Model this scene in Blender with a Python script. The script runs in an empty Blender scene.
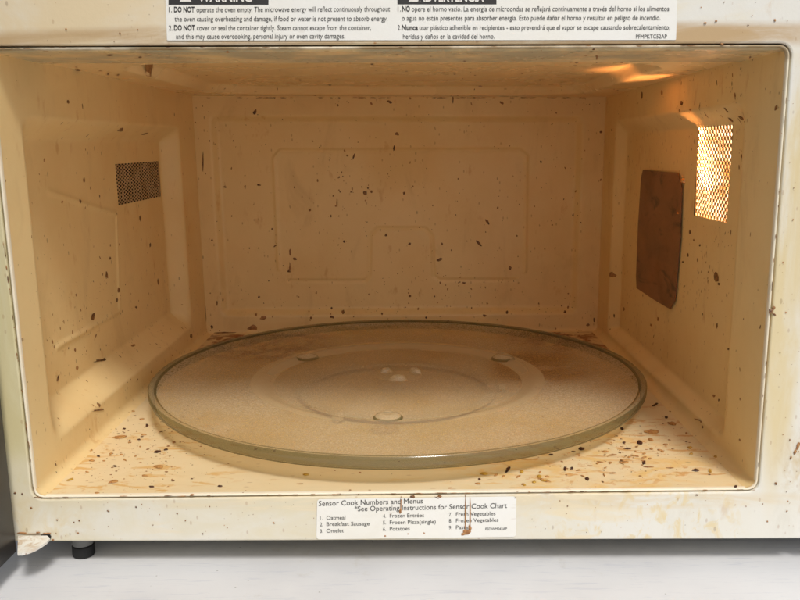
import bpy, bmesh, math, random
import numpy as np
from mathutils import Vector, Matrix
random.seed(7); rng = np.random.default_rng(7)
SC = bpy.context.scene; COL = SC.collection

# ------------------------------------------------------------------ camera
CAM = np.array([0.01207, -0.50720, 0.22191]); PITCH, YAW, ROLL, FPX, PPY = 0.19416, -0.0127, -0.00971, 828.34, 7.91
def basis():
    cy, sy, cp, sp, cr, sr = math.cos(YAW), math.sin(YAW), math.cos(PITCH), math.sin(PITCH), math.cos(ROLL), math.sin(ROLL)
    f = np.array([sy*cp, cy*cp, -sp]); rt = np.array([cy, -sy, 0]); up = np.cross(rt, f)
    return cr*rt+sr*up, -sr*rt+cr*up, f
RT, UP, FW = basis()
def proj(P):
    d = np.asarray(P)-CAM; z = d@FW
    return np.stack([400+FPX*(d@RT)/z, 300+PPY-FPX*(d@UP)/z], -1)
def ray(px, py):
    return FW+RT*(px-400)/FPX-UP*(py-300-PPY)/FPX
def hit(px, py, axis, val):                       # where the sight line meets the plane axis = val
    d = ray(px, py); t = (val-CAM[axis])/d[axis]; return CAM+t*d
cd = bpy.data.cameras.new('camera'); cam = bpy.data.objects.new('camera', cd); COL.objects.link(cam)
cam.matrix_world = Matrix(((RT[0], UP[0], -FW[0], CAM[0]), (RT[1], UP[1], -FW[1], CAM[1]), (RT[2], UP[2], -FW[2], CAM[2]), (0, 0, 0, 1)))
cd.sensor_width = 36; cd.lens = FPX/800*36; cd.shift_y = PPY/800; cd.clip_start = 0.01; cd.clip_end = 100
SC.camera = cam
# ------------------------------------------------------------------ light
SUN_EL, SUN_AZ = math.radians(54), math.radians(19)      # from in front of the oven, to the right
w = bpy.data.worlds.new('World'); SC.world = w; w.use_nodes = True
nt = w.node_tree; bg = nt.nodes['Background']; sky = nt.nodes.new('ShaderNodeTexSky')
sky.sky_type = 'NISHITA'; sky.sun_disc = False; sky.sun_elevation = SUN_EL; sky.sun_rotation = math.pi-SUN_AZ
sky.dust_density = 3; sky.air_density = 0.7; sky.ozone_density = 0.4
hs = nt.nodes.new('ShaderNodeHueSaturation'); hs.inputs['Saturation'].default_value = .35        # hazy, nearly white sky
nt.links.new(sky.outputs[0], hs.inputs['Color']); nt.links.new(hs.outputs[0], bg.inputs[0]); bg.inputs[1].default_value = 0.14
sl = bpy.data.lights.new('sun', 'SUN'); sl.energy = 2.5; sl.angle = math.radians(13); sl.color = (1, .965, .915)
so = bpy.data.objects.new('sun', sl); COL.objects.link(so)
sd = Vector((-math.sin(SUN_AZ)*math.cos(SUN_EL), math.cos(SUN_AZ)*math.cos(SUN_EL), -math.sin(SUN_EL)))
so.rotation_euler = sd.to_track_quat('-Z', 'Y').to_euler()
SC.view_settings.view_transform = 'Standard'; SC.view_settings.look = 'None'; SC.view_settings.gamma = 1
SC.view_settings.exposure = -0.28
SC.cycles.max_bounces = 14; SC.cycles.diffuse_bounces = 8; SC.cycles.transparent_max_bounces = 12

# ------------------------------------------------------------------ node helpers
def newmat(name):
    m = bpy.data.materials.new(name); m.use_nodes = True
    return m, m.node_tree, m.node_tree.nodes['Principled BSDF']
def N(t, kind, **kw):
    n = t.nodes.new(kind)
    for k, v in kw.items(): setattr(n, k, v)
    return n
def objco(t, scale=(1, 1, 1), loc=(0, 0, 0)):
    tc = N(t, 'ShaderNodeTexCoord'); mp = N(t, 'ShaderNodeMapping')
    mp.inputs['Scale'].default_value = scale; mp.inputs['Location'].default_value = loc
    t.links.new(tc.outputs['Object'], mp.inputs[0]); return mp.outputs[0]
def noise(t, co, scale, detail=4, rough=.55, dist=0):
    n = N(t, 'ShaderNodeTexNoise'); n.inputs['Scale'].default_value = scale; n.inputs['Detail'].default_value = detail
    n.inputs['Roughness'].default_value = rough; n.inputs['Distortion'].default_value = dist
    t.links.new(co, n.inputs['Vector']); return n.outputs['Fac']
def ramp(t, fac, lo, hi, a=0., b=1.):
    n = N(t, 'ShaderNodeMapRange'); n.clamp = True; n.interpolation_type = 'SMOOTHSTEP'
    for i, v in zip(range(1, 5), (lo, hi, a, b)): n.inputs[i].default_value = v
    t.links.new(fac, n.inputs[0]); return n.outputs[0]
def mul(t, a, b):
    n = N(t, 'ShaderNodeMath', operation='MULTIPLY')
    for i, v in enumerate((a, b)):
        if isinstance(v, (int, float)): n.inputs[i].default_value = v
        else: t.links.new(v, n.inputs[i])
    return n.outputs[0]
def mix(t, fac, a, b):
    n = N(t, 'ShaderNodeMix', data_type='RGBA')
    if isinstance(fac, (int, float)): n.inputs[0].default_value = fac
    else: t.links.new(fac, n.inputs[0])
    for i, v in ((6, a), (7, b)):
        if isinstance(v, tuple): n.inputs[i].default_value = (*v, 1)
        else: t.links.new(v, n.inputs[i])
    return n.outputs[2]
def bump(t, b, h, strength=.3, dist=.001):
    n = N(t, 'ShaderNodeBump'); n.inputs['Strength'].default_value = strength; n.inputs['Distance'].default_value = dist
    t.links.new(h, n.inputs['Height']); t.links.new(n.outputs[0], b.inputs['Normal'])
def voro(t, co, scale, lo, hi):                   # sparse dots
    v = N(t, 'ShaderNodeTexVoronoi'); v.inputs['Scale'].default_value = scale; t.links.new(co, v.inputs['Vector'])
    d = ramp(t, v.outputs['Distance'], lo, hi, 1, 0)
    s = N(t, 'ShaderNodeSeparateColor'); t.links.new(v.outputs['Color'], s.inputs[0])
    return mul(t, d, ramp(t, s.outputs[0], .72, .75))
def simple(name, col, rough=.5, spec=.5, metal=0., var=.0, vs=40, dark=None):
    m, t, b = newmat(name)
    c = objco(t)
    if var or dark:
        n = noise(t, c, vs, 5)
        o = mix(t, ramp(t, n, .35, .65), dark or tuple(x*(1-var) for x in col), col); t.links.new(o, b.inputs['Base Color'])
    else: b.inputs['Base Color'].default_value = (*col, 1)
    b.inputs['Roughness'].default_value = rough; b.inputs['Specular IOR Level'].default_value = spec; b.inputs['Metallic'].default_value = metal
    return m

def enamel(name, col, grime, amount=.5, speck=.8, stretch=(1, 1, 1), stains=None, edge=None, rough=.38):
    m, t, b = newmat(name); c = objco(t); cs = objco(t, stretch)
    big = ramp(t, noise(t, c, 7, 5, .6), .38, .72)
    o = mix(t, mul(t, big, amount), col, grime)
    run = ramp(t, noise(t, cs, 28, 6, .65, .6), .52, .78)
    o = mix(t, mul(t, run, amount*.7), o, tuple(x*.8 for x in grime))
    if amount >= .5:                              # small greasy blots
        bl = mul(t, ramp(t, noise(t, cs, 75, 5, .6), .60, .72), ramp(t, noise(t, c, 13, 3), .42, .62))
        o = mix(t, mul(t, bl, .55), o, tuple(x*f for x, f in zip(grime, (.80, .62, .45))))
    if stains:                                    # baked-on food stains round a centre
        for (cx, cy, cz, r, sc, lo, hi, sx, colr) in stains:
            rx, ry, rz = r if isinstance(r, tuple) else (r, r, r)
            mp = objco(t, (1/rx, 1/ry, 1/rz), (-cx/rx, -cy/ry, -cz/rz)); g = N(t, 'ShaderNodeTexGradient', gradient_type='SPHERICAL')
            t.links.new(mp, g.inputs[0]); n = noise(t, objco(t, sx), sc, 7, .62, .8)
            f = mul(t, ramp(t, g.outputs['Fac'], 0, .45), ramp(t, n, lo, hi)); o = mix(t, f, o, colr)
    if edge:                                      # colour along a rim, for dirt and for painted shade: (axis, from, to, colour, amount)
        for (ax, lo, hi, colr, am) in edge:
            s = N(t, 'ShaderNodeSeparateXYZ'); t.links.new(c, s.inputs[0])
            f = mul(t, ramp(t, s.outputs[ax], min(lo, hi), max(lo, hi), 0 if lo < hi else am, am if lo < hi else 0), ramp(t, noise(t, c, 30, 5, .6), .3, .62)); o = mix(t, f, o, colr)
    d1 = voro(t, cs, 210, .10, .20); o = mix(t, mul(t, d1, speck*.75), o, (.34, .16, .055))
    d2 = voro(t, objco(t, stretch, (3, 1, 2)), 95, .06, .10); o = mix(t, mul(t, d2, speck*.8), o, (.18, .075, .025))
    t.links.new(o, b.inputs['Base Color'])
    rr = ramp(t, big, 0, 1, rough, rough+.18); t.links.new(rr, b.inputs['Roughness'])
    bump(t, b, noise(t, c, 340, 4, .6), .16, .0006)
    return m

CREAM, GRIME = (.82, .645, .40), (.70, .47, .23)
M = {}
M['wall'] = enamel('stained_cream_enamel', (.865, .67, .34), (.78, .545, .235), .6, .6, (1, 1, .45))
M['ceil'] = enamel('greasy_ceiling_enamel', (.87, .66, .35), (.80, .55, .24), .45, .7, (.4, 1, 1), rough=.25, edge=[(1, .082, .070, (.42, .40, .28), .85)])
M['floor'] = enamel('cream_floor_enamel', (.80, .655, .40), (.78, .58, .29), .5, .5, (.35, 1, 1),
    stains=[(.15, .075, 0, .13, 45, .54, .64, (.45, 1, 1), (.76, .50, .22)), (.20, .06, 0, .15, 95, .57, .64, (.35, 1, 1), (.66, .38, .14)),
            (.06, .02, 0, .08, 60, .52, .62, (.3, 1, 1), (.78, .52, .22)), (.12, .05, 0, (.13, .075, 1), 55, .46, .64, (.6, 1, 1), (.80, .55, .22)), (.14, .06, 0, (.11, .07, 1), 120, .57, .66, (.6, 1, 1), (.66, .37, .13)), (-.19, .06, 0, .11, 95, .54, .64, (.4, 1, 1), (.70, .44, .16)),
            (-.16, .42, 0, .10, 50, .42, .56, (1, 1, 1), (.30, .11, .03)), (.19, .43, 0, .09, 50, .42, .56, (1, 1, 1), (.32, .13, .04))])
M['frame'] = enamel('grubby_white_enamel', (.77, .755, .69), (.74, .69, .555), .5, .4, (1, 1, .5),
    stains=[(.16, 0, -.014, .08, 130, .50, .66, (1, 1, .6), (.74, .62, .38)), (-.24, 0, -.0, .06, 55, .42, .62, (1, 1, .6), (.72, .60, .38)),
            (-.245, 0, .10, .12, 30, .40, .60, (1, 1, .2), (.70, .64, .40)), (.0, 0, .283, .3, 30, .46, .66, (.2, 1, 1), (.77, .68, .48)),
            (-.12, 0, .32, .22, 14, .30, .62, (.6, 1, 1), (.74, .60, .38)),
            (0, 0, .283, (.40, 1, .011), 60, .25, .60, (.15, 1, .6), (.52, .36, .19)), (.245, 0, .14, (.016, 1, .17), 50, .25, .62, (1, 1, .2), (.70, .58, .34)),
            (-.245, 0, .14, (.02, 1, .17), 50, .20, .60, (1, 1, .2), (.62, .54, .30)), (0, 0, -.006, (.33, 1, .009), 60, .36, .64, (.2, 1, 1), (.70, .56, .34)), (.268, 0, .02, .03, 110, .35, .75, (1, 1, .5), (.62, .50, .30)), (-.14, 0, -.02, (.32, 1, .06), 24, .28, .70, (.5, 1, 1), (.72, .65, .47)), (.0, 0, -.005, .2, 60, .5, .62, (.2, 1, 1), (.78, .68, .48))], rough=.33)
M['lip'] = enamel('worn_enamel_lip_shaded_top', (.84, .76, .58), (.76, .62, .42), .5, .3, edge=[(2, .266, .272, (.34, .24, .12), 1.)])  # brown along the lip's top edge is painted shade
M['splat'] = simple('burnt_food_splatter', (.32, .15, .05), .45, dark=(.10, .042, .017), vs=300)
M['rust'] = simple('rusty_splatter', (.48, .24, .085), .5, dark=(.28, .12, .04), vs=400)
M['shade_black'] = simple('black_gap', (.012, .010, .008), .8)  # flat black painted for the shade inside gaps, hinge slot and left vent
M['black'] = simple('black_rubber', (.008, .008, .008), .7)
M['doorin'] = simple('dark_door_liner', (.045, .040, .036), .32, var=.5, vs=12)
M['white'] = simple('white_plastic', (.82, .81, .77), .4, var=.06)
M['roller'] = simple('yellowed_roller_plastic', (.62, .52, .36), .5)
M['hinge'] = enamel('stained_hinge_enamel', (.80, .78, .70), (.60, .40, .20), .8, .9, stains=[(-.25, -.012, -.029, .03, 170, .40, .75, (1, 1, 1), (.52, .34, .17))])
M['case'] = simple('painted_case', (.70, .69, .66), .45, var=.1)
M['collar'] = simple('shaded_foot_collar', (.16, .16, .155), .5)  # white collar coloured grey for the shade under the oven
M['under'] = simple('grey_base_pan', (.04, .04, .038), .6, var=.2)
M['mica'] = enamel('browned_mica_sheet', (.23, .10, .040), (.10, .042, .018), .95, .6, (1, .4, 1), rough=.36, stains=[(.25, .24, .13, .2, 40, .35, .75, (1, .35, 1), (.30, .125, .05)), (.25, .24, .13, .2, 80, .52, .70, (1, .35, 1), (.07, .028, .012))])
M['mesh_r'] = simple('lit_vent_enamel', (.60, .40, .19), .4, dark=(.40, .22, .08), vs=90)
M['mesh_l'] = simple('vent_enamel', (.66, .47, .27), .4, dark=(.5, .32, .15), vs=60)
M['chamber'] = simple('lamp_chamber_foil', (.92, .88, .72), .35, dark=(.36, .14, .02), vs=75)
M['label'] = enamel('soiled_label_film', (.86, .85, .80), (.82, .76, .60), .35, .15, (.3, 1, 1), rough=.3)
M['ink'] = simple('black_ink', (.030, .028, .026), .5)
M['inkw'] = simple('white_print', (.8, .78, .7), .5)
# glass
def glassmat():
    m, t, b = newmat('frosted_tray_glass'); c = objco(t); out = t.nodes['Material Output']
    st = mix(t, ramp(t, noise(t, c, 9, 5, .6), .42, .7), (.76, .63, .42), (.62, .46, .24))
    mp = objco(t, (1/.06, 1/.075, 1/.06), (-.135/.06, -.25/.075, 0)); g = N(t, 'ShaderNodeTexGradient', gradient_type='SPHERICAL'); t.links.new(mp, g.inputs[0])
    st = mix(t, mul(t, ramp(t, g.outputs['Fac'], 0, .5), ramp(t, noise(t, c, 26, 5, .6), .30, .60)), st, (.32, .125, .03))
    t.links.new(st, b.inputs['Base Color']); b.inputs['Roughness'].default_value = .34; b.inputs['IOR'].default_value = 1.48
    bump(t, b, noise(t, c, 520, 3, .7), 1.0, .0015)
    tr = N(t, 'ShaderNodeBsdfTransparent'); tr.inputs[0].default_value = (.96, .92, .82, 1)
    mx = N(t, 'ShaderNodeMixShader'); t.links.new(ramp(t, noise(t, c, 640, 2, .7), .32, .68, .28, .52), mx.inputs[0])
    t.links.new(tr.outputs[0], mx.inputs[1]); t.links.new(b.outputs[0], mx.inputs[2]); t.links.new(mx.outputs[0], out.inputs[0])
    return m
M['glass'] = glassmat()
def rimmat(name, col, tint, fac, rough):
    m, t, b = newmat(name); out = t.nodes['Material Output']
    b.inputs['Base Color'].default_value = (*col, 1); b.inputs['Roughness'].default_value = rough; b.inputs['Specular IOR Level'].default_value = .8
    tr = N(t, 'ShaderNodeBsdfTransparent'); tr.inputs[0].default_value = (*tint, 1)
    mx = N(t, 'ShaderNodeMixShader'); mx.inputs[0].default_value = fac
    t.links.new(tr.outputs[0], mx.inputs[1]); t.links.new(b.outputs[0], mx.inputs[2]); t.links.new(mx.outputs[0], out.inputs[0])
    return m
M['rim'] = rimmat('olive_rim_glass', (.125, .12, .065), (.66, .64, .48), .46, .10)
M['clear'] = rimmat('clear_plate_underside', (.5, .45, .3), (.97, .95, .88), .06, .3)
M['band'] = rimmat('smooth_glass_band', (.74, .62, .41), (.95, .91, .79), .42, .22)
M['roll'] = rimmat('rolled_rim_glass', (.42, .35, .21), (.88, .83, .66), .42, .10)
M['boss'] = rimmat('clear_moulded_glass', (.78, .66, .44), (.95, .91, .80), .34, .08)

# ------------------------------------------------------------------ mesh helpers
def link(name, me, mats, parent=None, smooth=False):
    for m in (mats if isinstance(mats, (list, tuple)) else [mats]): me.materials.append(m)
    o = bpy.data.objects.new(name, me); COL.objects.link(o); o.parent = parent
    if smooth: me.polygons.foreach_set('use_smooth', [True]*len(me.polygons))
    return o
class MB:
    def __init__(s): s.v = []; s.f = []; s.mi = []
    def add(s, vs, fs, mi=0):
        k = len(s.v); s.v += [tuple(map(float, x)) for x in vs]; s.f += [[i+k for i in f] for f in fs]; s.mi += [mi]*len(fs)
    def box(s, a, b, mi=0):
        (x0, y0, z0), (x1, y1, z1) = a, b
        s.add([(x0,y0,z0),(x1,y0,z0),(x1,y1,z0),(x0,y1,z0),(x0,y0,z1),(x1,y0,z1),(x1,y1,z1),(x0,y1,z1)],
              [(0,3,2,1),(4,5,6,7),(0,1,5,4),(1,2,6,5),(2,3,7,6),(3,0,4,7)], mi)
    def prism(s, poly, off, mi=0):               # poly: 3D loop, off: thickness vector
        n = len(poly); p = [np.array(q, float) for q in poly]; o = np.array(off, float)
        s.add(p+[q+o for q in p], [list(range(n))[::-1], list(range(n, 2*n))]+[[i, (i+1) % n, (i+1) % n+n, i+n] for i in range(n)], mi)
    def lathe(s, prof, c=(0, 0, 0), seg=128, mi=0, closed=False):
        vs = []; fs = []; n = len(prof)
        for k in range(seg):
            a = 2*math.pi*k/seg
            for r, z in prof: vs.append((c[0]+r*math.cos(a), c[1]+r*math.sin(a), c[2]+z))
        for k in range(seg):
            k2 = (k+1) % seg
            for i in range(n if closed else n-1):
                j = (i+1) % n; fs.append((k*n+i, k2*n+i, k2*n+j, k*n+j))
        s.add(vs, fs, mi)
    def build(s, name, mats, parent=None, smooth=False, bevel=0, recalc=True):
        me = bpy.data.meshes.new(name); me.from_pydata(s.v, [], s.f); me.polygons.foreach_set('material_index', s.mi)
        if recalc or bevel:
            bm = bmesh.new(); bm.from_mesh(me)
            if bevel: bmesh.ops.bevel(bm, geom=bm.edges[:], offset=bevel, segments=2, affect='EDGES')
            bmesh.ops.recalc_face_normals(bm, faces=bm.faces[:]); bm.to_mesh(me); bm.free()
        return link(name, me, mats, parent, smooth)
def empty(name, label, cat, loc, group=None):
    o = bpy.data.objects.new(name, None); COL.objects.link(o); o.location = loc; o['label'] = label; o['category'] = cat
    if group: o['group'] = group
    return o
def adopt(root):                                  # children were built in world coordinates
    for ch in root.children: ch.matrix_parent_inverse = Matrix.Translation(-Vector(root.location))

# ------------------------------------------------------------------ cavity patches
D = 0.4681
FBL, FBR, FTR, FTL = (hit(*p, 1, 0.0) for p in ((36, 496), (755, 488), (788, 47), (-11.5, 50)))
BBL, BBR, BTR, BTL = (hit(*p, 1, D) for p in ((207, 334), (597, 331), (606, 97), (192, 96)))
def sstep(x, a, b):
    t = np.clip((x-a)/(b-a), 0, 1); return t*t*(3-2*t)
class Patch:
    def __init__(s, c00, c10, c11, c01, inward, disp):
        s.c = [np.array(c) for c in (c00, c10, c11, c01)]; s.n = np.array(inward, float); s.disp = disp; s.dp = 0
        s.Lu = np.linalg.norm(s.c[1]-s.c[0]); s.Lv = np.linalg.norm(s.c[3]-s.c[0])
    def P(s, u, v, off=0.):
        u = np.asarray(u, float); v = np.asarray(v, float); U = u[..., None]; V = v[..., None]
        b = s.c[0]*(1-U)*(1-V)+s.c[1]*U*(1-V)+s.c[2]*U*V+s.c[3]*(1-U)*V
        return b+s.n*(s.disp(u, v, s)+off)[..., None]
    def uv(s, px, py):
        if s.dp:                                  # recessed wall: try the bottom of the recess first
            d0 = s.disp; out = []
            for k in (-s.dp, 0.):
                s.disp = lambda u, v, q, k=k: np.zeros_like(u)+k; h0 = s.dp; s.dp = 0; out.append(s.uv(px, py)); s.dp = h0
            s.disp = d0
            if float(d0(*out[0], s)) < -.93*s.dp: return out[0]
            if float(d0(*out[1], s)) > -.05*s.dp: return out[1]
            return out[0]*.5+out[1]*.5
        x = np.array([.5, .5])
        for _ in range(12):
            f = proj(s.P(*x))-np.array([px, py]); h = 1e-4
            J = np.stack([(proj(s.P(x[0]+h, x[1]))-proj(s.P(*x)))/h, (proj(s.P(x[0], x[1]+h))-proj(s.P(*x)))/h], -1)
            x = np.clip(x-np.linalg.solve(J, f), -.3, 1.3)
        return x
flat = lambda u, v, s: np.zeros_like(u)
def panel(u, v, s, u0, u1, v0, v1, bu0, bu1, bv0, bv1):
    a, b = u*s.Lu, v*s.Lv
    return sstep(a, u0*s.Lu, u0*s.Lu+bu0)*sstep(-a, -u1*s.Lu, -u1*s.Lu+bu1)*sstep(b, v0*s.Lv, v0*s.Lv+bv0)*sstep(-b, -v1*s.Lv, -v1*s.Lv+bv1)
def seg_d(a, b, p, q):
    dx, dy = q[0]-p[0], q[1]-p[1]; t = np.clip(((a-p[0])*dx+(b-p[1])*dy)/(dx*dx+dy*dy), 0, 1)
    return np.hypot(a-p[0]-t*dx, b-p[1]-t*dy)
def lines(u, v, s, pts, wd):                      # ridge along a polyline given in uv
    a, b = u*s.Lu, v*s.Lv; d = np.full(np.shape(a), 9.)
    for p, q in zip(pts[:-1], pts[1:]): d = np.minimum(d, seg_d(a, b, (p[0]*s.Lu, p[1]*s.Lv), (q[0]*s.Lu, q[1]*s.Lv)))
    return np.exp(-(d/wd)**2)
def fillet(v, s, R=.007):
    h = np.clip(R-v*s.Lv, 0, R); return R-np.sqrt(R*R-h*h+1e-12)
L = Patch(FBL, BBL, BTL, FTL, (1, 0, 0), flat); Rr = Patch(FBR, BBR, BTR, FTR, (-1, 0, 0), flat)
Bk = Patch(BBL, BBR, BTR, BTL, (0, -1, 0), flat); Fl = Patch(FBL, FBR, BBR, BBL, (0, 0, 1), flat); Ce = Patch(FTL, FTR, BTR, BTL, (0, 0, -1), flat)
# features read off the flat planes
def rng_uv(P, pts): return [P.uv(*p) for p in pts]
lfront = L.uv(38, 300)[0]; lback = L.uv(183, 250)[0]; ltop = L.uv(110, 122)[1]; lbot = L.uv(84, 418)[1]; lledge = L.uv(84, 373)[1]
lin = rng_uv(L, [(57, 347), (119, 311), (116, 214), (48, 192)])
rfront = Rr.uv(734, 300)[0]; rback = Rr.uv(613, 240)[0]; rtop = Rr.uv(690, 110)[1]; rbot = Rr.uv(667, 388)[1]; rledge = Rr.uv(667, 373)[1]
bo = [Bk.uv(215, 225)[0], Bk.uv(581, 225)[0], Bk.uv(400, 316)[1], Bk.uv(400, 115)[1]]
bin_ = rng_uv(Bk, [(288, 282), (365, 282), (369, 276), (370, 236), (377, 229), (425, 229), (432, 236), (434, 277), (440, 281), (517, 281)])
bin2 = rng_uv(Bk, [(278, 270), (273, 158), (279, 151), (520, 150), (527, 156), (526, 272)])
DL_, DR_ = .019, .011
def deep(P, dd, px, py):                          # uv of a pixel on the recessed plane
    old = P.disp; P.disp = lambda u, v, s: np.zeros_like(u)-dd; r = P.uv(px, py); P.disp = old; return r
lledge = deep(L, DL_, 84, 373)[1]; lback1 = deep(L, DL_, 166, 250)[0]; ltop1 = deep(L, DL_, 110, 128)[1]
lin = [deep(L, DL_, *p) for p in [(57, 347), (119, 311), (116, 214), (48, 192)]]
rledge = deep(Rr, DR_, 667, 374)[1]; rback1 = deep(Rr, DR_, 622, 240)[0]
lback = lback1+.014/L.Lu; rback = rback1+.006/Rr.Lu
def lin01(x, a, b):                               # straight bevel with softly rounded ends
    t = np.clip((x-a)/(b-a), 0, 1); return .55*t+.45*t*t*(3-2*t)
def panel2(u, v, s, u0, u1, v0, v1, bu0, bu1, bv0, bv1):
    a, b = u*s.Lu, v*s.Lv
    return sstep(a, u0*s.Lu, u0*s.Lu+bu0)*lin01(-a, -u1*s.Lu, -u1*s.Lu+bu1)*lin01(b, v0*s.Lv, v0*s.Lv+bv0)*lin01(-b, -v1*s.Lv, -v1*s.Lv+bv1)
def dL(u, v, s):
    return (-DL_*panel2(u, v, s, lfront, lback, lbot, ltop, .030, .014, max(.012, (lledge-lbot)*s.Lv), .016)
            + .0012*lines(u, v, s, lin, .0022) + fillet(v, s))
def dR(u, v, s):
    return (-DR_*panel2(u, v, s, rfront, rback, rbot, rtop, .026, .013, max(.008, (rledge-rbot)*s.Lv), .014) + fillet(v, s))
def dB(u, v, s):
    return (-.0080*panel(u, v, s, *bo, .009, .009, .010, .009) - .0017*lines(u, v, s, bin_, .0015) + .0017*lines(u, v, s, bin2, .0018)
            + fillet(v, s, .004))
c1 = [Ce.uv(100, 72), Ce.uv(655, 72)]
def dC(u, v, s):
    a, b = u*s.Lu, v*s.Lv
    # dished roof panel with a big rounded outline, behind a narrow front band
    x, y = a-s.Lu/2, b-.262; q = np.maximum(np.abs(x)-.140, 0); r = np.maximum(np.abs(y)-.115, 0)
    d = .062-np.hypot(q, r)                       # distance inside a rounded rectangle
    return -.009*sstep(d, 0, .010) + .0012*sstep(-b, -.078, -.070)*sstep(b, .001, .004)
L.disp, Rr.disp, Bk.disp, Ce.disp = dL, dR, dB, dC
L.dp, Rr.dp = DL_, DR_

def axis(Ln, step, extra=()):
    return np.unique(np.concatenate([np.linspace(0, 1, int(Ln/step)+2), np.array(list(extra))]))
def grid(P, step=.0014, cut=None):
    us = axis(P.Lu, step, cut[:2] if cut is not None else ()); vs = axis(P.Lv, step, cut[2:] if cut is not None else ())
    U, V = np.meshgrid(us, vs, indexing='ij'); pts = P.P(U, V).reshape(-1, 3); nu, nv = len(us), len(vs)
    I, J = np.meshgrid(np.arange(nu-1), np.arange(nv-1), indexing='ij')
    k = (I*nv+J).ravel(); F = np.stack([k, k+nv, k+nv+1, k+1], -1)
    if cut is not None:
        cu = (us[:-1]+us[1:])/2; cv = (vs[:-1]+vs[1:])/2
        inside = ((cu > cut[0]) & (cu < cut[1]))[:, None] & ((cv > cut[2]) & (cv < cut[3]))[None, :]
        F = F[~inside.ravel()]
    return pts, F
def blob_px(P, px, py, wpx, hpx, ang=0, n=9, rough=.3, off=.0005, mb=None, mi=1):
    wpx, hpx = max(wpx*.85, 1.2), max(hpx*.85, 1.2)
    ca, sa = math.cos(ang), math.sin(ang); ring = []
    for k in range(n):
        a = 2*math.pi*k/n; r = 1+random.uniform(-rough, rough); x, y = wpx/2*r*math.cos(a), hpx/2*r*math.sin(a)
        ring.append(P.uv(px+x*ca-y*sa, py+x*sa+y*ca))
    ring = np.array(ring); c = P.uv(px, py)
    if P.dp and (np.ptp(ring[:, 0])*P.Lu > .03 or np.ptp(ring[:, 1])*P.Lv > .016): return
    vs = list(P.P(ring[:, 0], ring[:, 1], np.full(n, .00015)))+[P.P(c[0]*.5+ring[:, 0]*.5, c[1]*.5+ring[:, 1]*.5, np.full(n, off))]
    vs = vs[:n]+list(vs[n])+[P.P(np.array(c[0]), np.array(c[1]), np.array(off*1.1))]
    fs = [[i, (i+1) % n, (i+1) % n+n, i+n] for i in range(n)]+[[i+n, (i+1) % n+n, 2*n] for i in range(n)]
    mb.add(vs, fs, mi)
def blob_uv(P, u, v, ru, rv, ang, mb, mi=1, n=7):
    k = np.arange(n); a = 2*np.pi*k/n; r = 1+rng.uniform(-.32, .32, n)
    x, y = ru*r*np.cos(a), rv*r*np.sin(a); ca, sa = math.cos(ang), math.sin(ang)
    U = u+(x*ca-y*sa)/P.Lu; V = v+(x*sa+y*ca)/P.Lv
    ok = (U > .002).all() and (U < .998).all() and (V > .002).all() and (V < .998).all()
    if not ok: return
    vs = list(P.P(U, V, np.full(n, .00015)))+[P.P(np.array(u), np.array(v), np.array(.00015+min(ru, rv)*.35))]
    mb.add(vs, [[i, (i+1) % n, n] for i in range(n)], mi)
def specks(P, count, mb, smin, smax, vert=1.6, cut=None, dens=None):
    k = 0
    while k < count:
        u, v = rng.random(2)
        if cut is not None and cut[0]-.01 < u < cut[1]+.01 and cut[2]-.01 < v < cut[3]+.01: continue
        if dens and rng.random() > dens(u, v): continue
        k += 1
        s = smin*(smax/smin)**(rng.random()**3.2)
        st = 1+rng.random()*vert
        blob_uv(P, u, v, s/math.sqrt(st), s*math.sqrt(st), rng.normal()*.35, mb, 2 if rng.random() < .6 else 1)
def wall_obj(name, P, mat, parent, mb, cut=None, step=.0014):
    pts, F = grid(P, step, cut); n = len(pts)
    me = bpy.data.meshes.new(name)
    me.from_pydata([tuple(p) for p in pts]+mb.v, [], [tuple(f) for f in F.tolist()]+[[i+n for i in f] for f in mb.f])
    me.polygons.foreach_set('material_index', [0]*len(F)+mb.mi)
    o = link(name, me, [mat, M['splat'], M['rust']], parent, True)
    return o

MW = empty('microwave_oven', 'dirty white microwave oven with its door open, cream interior full of food splatter', 'microwave oven', (0.07, .24, -.05))

# vents: uv rectangles on the side walls
def uvrect(P, pts):
    q = np.array([P.uv(*p) for p in pts]); return (q[:, 0].min()*.5+np.sort(q[:, 0])[1]*.5, q[:, 0].max()*.5+np.sort(q[:, 0])[2]*.5, np.sort(q[:, 1])[:2].mean(), np.sort(q[:, 1])[2:].mean())
shrink = lambda P, r, d=.0011: (r[0]+d/P.Lu, r[1]-d/P.Lu, r[2]+d/P.Lv, r[3]-d/P.Lv)
VR = uvrect(Rr, [(696, 125), (734, 124), (727, 224), (689, 216)]); q_ = np.array([deep(L, DL_, *p) for p in [(115, 163), (159, 160), (161, 197), (118, 207)]])
VL = (q_[[0, 3], 0].mean(), q_[[1, 2], 0].mean(), q_[[2, 3], 1].mean(), q_[[0, 1], 1].mean())

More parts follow.
